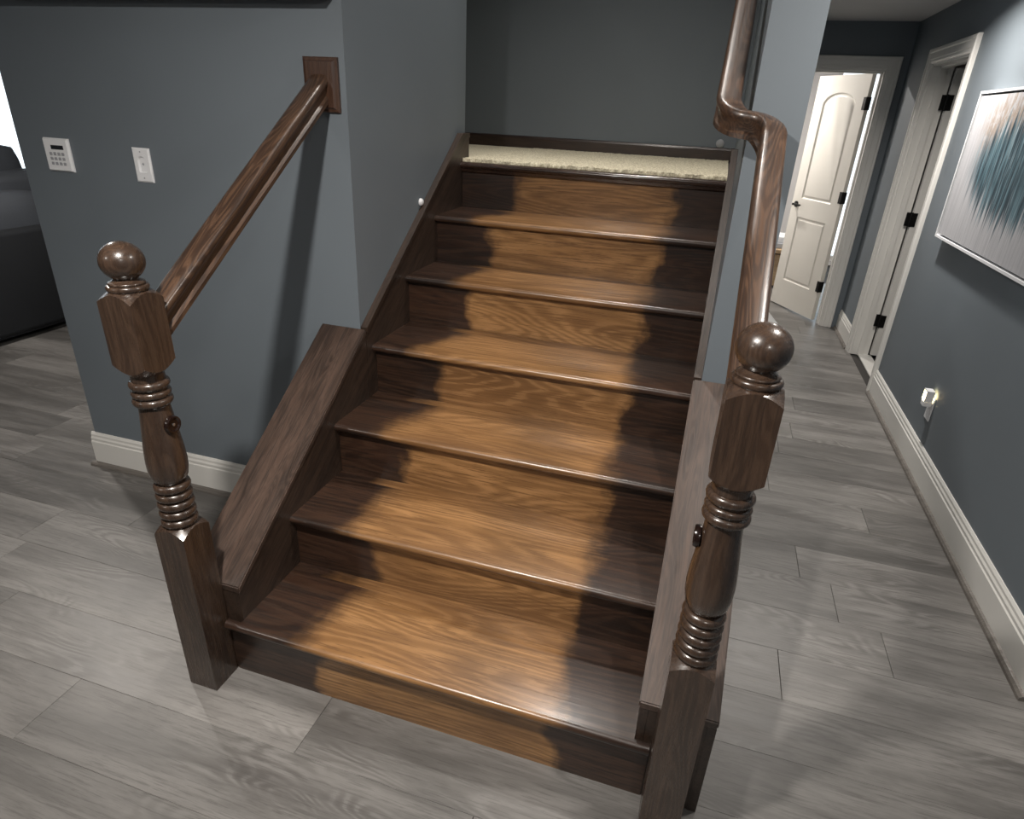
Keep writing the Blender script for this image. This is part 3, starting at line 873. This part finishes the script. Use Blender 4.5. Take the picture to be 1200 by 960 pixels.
# ------------------------------------------------------------------ painting on the hall wall
def art_mat():
    m = NT('abstract_streaks'); co = m.coord()
    sx = m.add('ShaderNodeSeparateXYZ'); m.link(co, sx.inputs[0])
    y, z = sx.outputs[1], sx.outputs[2]
    streak = m.noise(m.mapping(co, (1, 42, 2.6)), 1.0, 3, 0.6)
    streak2 = m.noise(m.mapping(co, (1, 90, 4)), 1.0, 2, 0.6)
    fine = m.noise(m.mapping(co, (1, 34, 20)), 1.0, 4, 0.7)
    # streak-wise ragged ends
    rag = m.noise(m.mapping(co, (1, 34, 0.01)), 1.0, 2, 0.7)
    dz = m.math('ADD', z, m.math('MULTIPLY', m.math('SUBTRACT', rag, 0.5), 0.42))
    ty = m.math('DIVIDE', m.math('ADD', y, 0.02), 0.55)
    tz = m.math('DIVIDE', m.math('SUBTRACT', dz, 0.02), 0.215)
    rad = m.math('SQRT', m.math('ADD', m.math('MULTIPLY', ty, ty), m.math('MULTIPLY', tz, tz)))
    msk = m.smooth(rad, 0.72, 1.12, 1.0, 0.0)
    bgc = m.mix(m.smooth(streak, 0.35, 0.65), (0.37, 0.37, 0.39), (0.43, 0.43, 0.45))
    tz2 = m.math('DIVIDE', m.math('SUBTRACT', dz, 0.17), 0.17)
    rad2 = m.math('SQRT', m.math('ADD', m.math('MULTIPLY', ty, ty), m.math('MULTIPLY', tz2, tz2)))
    c = m.mix(m.math('MULTIPLY', m.smooth(rad2, 0.75, 1.15, 1.0, 0.0), m.smooth(fine, 0.38, 0.55)), bgc, (0.30, 0.245, 0.205))
    teal = m.mix(m.smooth(streak, 0.40, 0.66), (0.012, 0.034, 0.050), (0.11, 0.20, 0.24))
    teal = m.mix(m.math('MULTIPLY', m.smooth(streak2, 0.56, 0.7), 0.6), teal, (0.34, 0.42, 0.46))
    teal = m.mix(m.math('MULTIPLY', m.smooth(streak2, 0.50, 0.30), 0.8), teal, (0.012, 0.035, 0.052))
    c = m.mix(msk, c, teal)
    c = m.mix(m.math('MULTIPLY', m.smooth(fine, 0.70, 0.78), msk), c, (0.62, 0.62, 0.58))
    m.link(c, m.b.inputs['Base Color']); m.b.inputs['Roughness'].default_value = 0.45
    m.bump(streak2, 0.4, 0.003)
    return m.m
M['art'] = art_mat()
AY0, AY1, AZ0, AZ1 = 1.42, 2.815, 1.062, 1.737
ac = ((AY0 + AY1) / 2, (AZ0 + AZ1) / 2)
art = thing('painting', 'framed abstract painting with teal vertical streaks on the hall wall', 'painting', (XRW, ac[0], ac[1]))
obj('canvas', boxes((XRW - 0.040, XRW - 0.004, AY0 + 0.020, AY1 - 0.020, AZ0 + 0.020, AZ1 - 0.020)), M['art'], art)
obj('backing', boxes((XRW - 0.014, XRW - 0.001, AY0 + 0.011, AY1 - 0.011, AZ0 + 0.011, AZ1 - 0.011)), M['black'], art)
def frame_bm():
    bm = bmesh.new(); w = 0.011; x0, x1 = XRW - 0.046, XRW
    add_box(bm, x0, x1, AY0, AY1, AZ0, AZ0 + w); add_box(bm, x0, x1, AY0, AY1, AZ1 - w, AZ1)
    add_box(bm, x0, x1, AY0, AY0 + w, AZ0 + w, AZ1 - w); add_box(bm, x0, x1, AY1 - w, AY1, AZ0 + w, AZ1 - w)
    return bm
obj('frame', frame_bm(), M['plastic'], art)

# outlet and night light
oy, oz = 2.215, 0.335
ot = thing('power_outlet', 'white outlet plate low on the hall wall holding a night light', 'outlet', (XRW, oy, oz))
obj('plate', box(XRW - 0.006, XRW, oy - 0.036, oy + 0.036, oz - 0.058, oz + 0.058, 0.003), M['plastic'], ot)
obj('receptacle', box(XRW - 0.009, XRW - 0.005, oy - 0.017, oy + 0.017, oz - 0.034, oz - 0.006, 0.003), M['plastic'], ot)
ngt = thing('night_light', 'small glowing night light plugged into the hall outlet', 'night light', (XRW - 0.009, oy, oz + 0.05))
nz = oz + 0.052
obj('body', box(XRW - 0.045, XRW - 0.0065, oy - 0.022, oy + 0.022, nz - 0.040, nz - 0.014, 0.005, 2), M['plastic'], ngt)
bm = bmesh.new()
add_box(bm, XRW - 0.045, XRW - 0.010, oy - 0.024, oy - 0.020, nz - 0.014, nz + 0.036)
add_box(bm, XRW - 0.045, XRW - 0.010, oy + 0.020, oy + 0.024, nz - 0.014, nz + 0.036)
add_box(bm, XRW - 0.045, XRW - 0.010, oy - 0.024, oy + 0.024, nz + 0.036, nz + 0.041)
obj('hood', bm, M['plastic'], ngt)
obj('bulb', lathe([(0.004, nz - 0.014), (0.011, nz - 0.008), (0.014, nz + 0.006), (0.012, nz + 0.020), (0.006, nz + 0.028), (0.001, nz + 0.030)], 16, (XRW - 0.028, oy, 0), 'z'), M['glow'], ngt, 60)

# ------------------------------------------------------------------ sofa in the left room
def cushion(x0, x1, y0, y1, z0, z1, puff=0.03, sub=3):
    bm = box(x0, x1, y0, y1, z0, z1)
    bmesh.ops.subdivide_edges(bm, edges=bm.edges[:], cuts=7, use_grid_fill=True)
    c = Vector(((x0 + x1) / 2, (y0 + y1) / 2, (z0 + z1) / 2)); h = Vector(((x1 - x0) / 2, (y1 - y0) / 2, (z1 - z0) / 2))
    for v in bm.verts:
        u = Vector(((v.co.x - c.x) / h.x, (v.co.y - c.y) / h.y, (v.co.z - c.z) / h.z))
        a = Vector((1 - abs(u.x) ** 4, 1 - abs(u.y) ** 4, 1 - abs(u.z) ** 4))
        d = Vector((u.x * (puff * a.y * a.z), u.y * (puff * a.x * a.z), u.z * (puff * a.x * a.y)))
        # pull the corners in
        k = 1 - 0.10 * (abs(u.x) ** 3 * abs(u.y) ** 3 + abs(u.y) ** 3 * abs(u.z) ** 3 + abs(u.x) ** 3 * abs(u.z) ** 3) / 2
        v.co = c + Vector((u.x * h.x, u.y * h.y, u.z * h.z)) * k + d + Vector((random.uniform(-1, 1), random.uniform(-1, 1), random.uniform(-1, 1))) * 0.004
    return bm
SX = -3.2
so = thing('sofa', 'charcoal fabric sofa seen from behind in the left room', 'sofa', (SX - 0.5, 2.0, 0))
obj('back_panel', box(SX - 0.20, SX, 0.75, 3.35, 0.05, 0.705, 0.03, 3), M['sofa'], so, 40)
obj('base', boxes((SX - 1.0, SX - 0.02, 0.80, 3.30, 0.04, 0.26)), M['sofa'], so)
for y0 in (0.78, 3.12):
    obj('armrest', box(SX - 1.0, SX - 0.20, y0, y0 + 0.20, 0.05, 0.62, 0.04, 3), M['sofa'], so, 40)
for k in range(3):
    ya = 0.98 + k * 0.715
    obj('seat_cushion', cushion(SX - 1.0, SX - 0.42, ya, ya + 0.71, 0.27, 0.45, 0.02), M['sofa2'], so, 60)
for ya, yb in ((0.98, 1.69), (1.70, 2.40), (2.41, 3.11)):
    obj('back_cushion', cushion(SX - 0.42, SX - 0.12, ya, yb, 0.44, 0.89, 0.03), M['sofa2'], so, 60)
obj('headrest_cushion', cushion(SX - 0.60, SX - 0.30, 1.70, 3.05, 0.84, 1.00, 0.015), M['sofa2'], so, 60)
for k, (x, y) in enumerate(((SX - 0.95, 0.85), (SX - 0.95, 3.25), (SX - 0.08, 0.85), (SX - 0.08, 3.25))):
    obj('leg', boxes((x - 0.03, x + 0.03, y - 0.03, y + 0.03, 0, 0.06)), M['black'], so)
tag(obj('throw_pillow', cushion(SX - 0.80, SX - 0.64, 1.75, 2.64, 0.492, 1.165, 0.010), M['sofa2'], None, 60), 'tall charcoal cushion rising above the sofa back', 'cushion')

# ------------------------------------------------------------------ far room and hall clutter
cr = thing('wooden_chest', 'pale wooden chest glimpsed behind the open door', 'chest', (1.55, 6.2, 0))
obj('body', boxes((1.15, 1.93, 5.98, 6.40, 0.03, 0.345)), M['crate'], cr)
obj('lid', box(1.13, 1.95, 5.96, 6.42, 0.355, 0.40, 0.006), M['crate'], cr)
for x in (1.20, 1.88):
    for y in (6.02, 6.36): obj('foot', boxes((x - 0.03, x + 0.03, y - 0.03, y + 0.03, 0, 0.03)), M['black'], cr)
obj('hasp', boxes((1.50, 1.54, 5.952, 5.982, 0.30, 0.37)), M['black'], cr)
tag(obj('storage_box', box(1.25, 1.90, 6.02, 6.36, 0.401, 0.455, 0.006), M['greybox'], None), 'flat grey box lying on the pale wooden chest', 'box')
tag(obj('storage_box', box(1.30, 1.88, 6.04, 6.34, 0.456, 0.515, 0.006), M['plastic'], None), 'flat white box stacked on the grey box', 'box')
wb = box(-0.20, 0.20, -0.33, 0.33, 0.0, 0.165, 0.02, 4)
wbo = obj('storage_bin', wb, M['plastic'], None, 40)
wbo.location = (1.505, 4.03, 0); wbo.rotation_euler = (0, 0, math.radians(9.0))
tag(wbo, 'low white storage bin on the hall floor behind the right newel', 'bin')

# ------------------------------------------------------------------ recessed ceiling lamps
for (x, y, z, watt, where) in CANS:
    t = thing('recessed_lamp', 'round recessed lamp in the ' + where, 'lamp', (x, y, z), 'recessed ceiling lamps')
    ring = lathe([(0.058, z - 0.001), (0.060, z - 0.006), (0.085, z - 0.004), (0.088, z - 0.0005)], 32, (x, y, 0), 'z')
    obj('trim_ring', ring, M['chrome'], t, 40)
    obj('lens', lathe([(0.056, z - 0.0012), (0.050, z - 0.004), (0.001, z - 0.005)], 32, (x, y, 0), 'z'), M['lens'], t, 40)
    ld = bpy.data.lights.new('lamp_light', 'AREA')
    ld.energy = watt; ld.color = WARM; ld.shape = 'DISK'; ld.size = 0.10
    ld.spread = math.radians(105 if z > 3 else (150 if 'painting' in where else 180))
    lo_ = bpy.data.objects.new('lamp_light', ld); COL.objects.link(lo_)
    lo_.parent = t; lo_.location = (0, 0, -0.02)
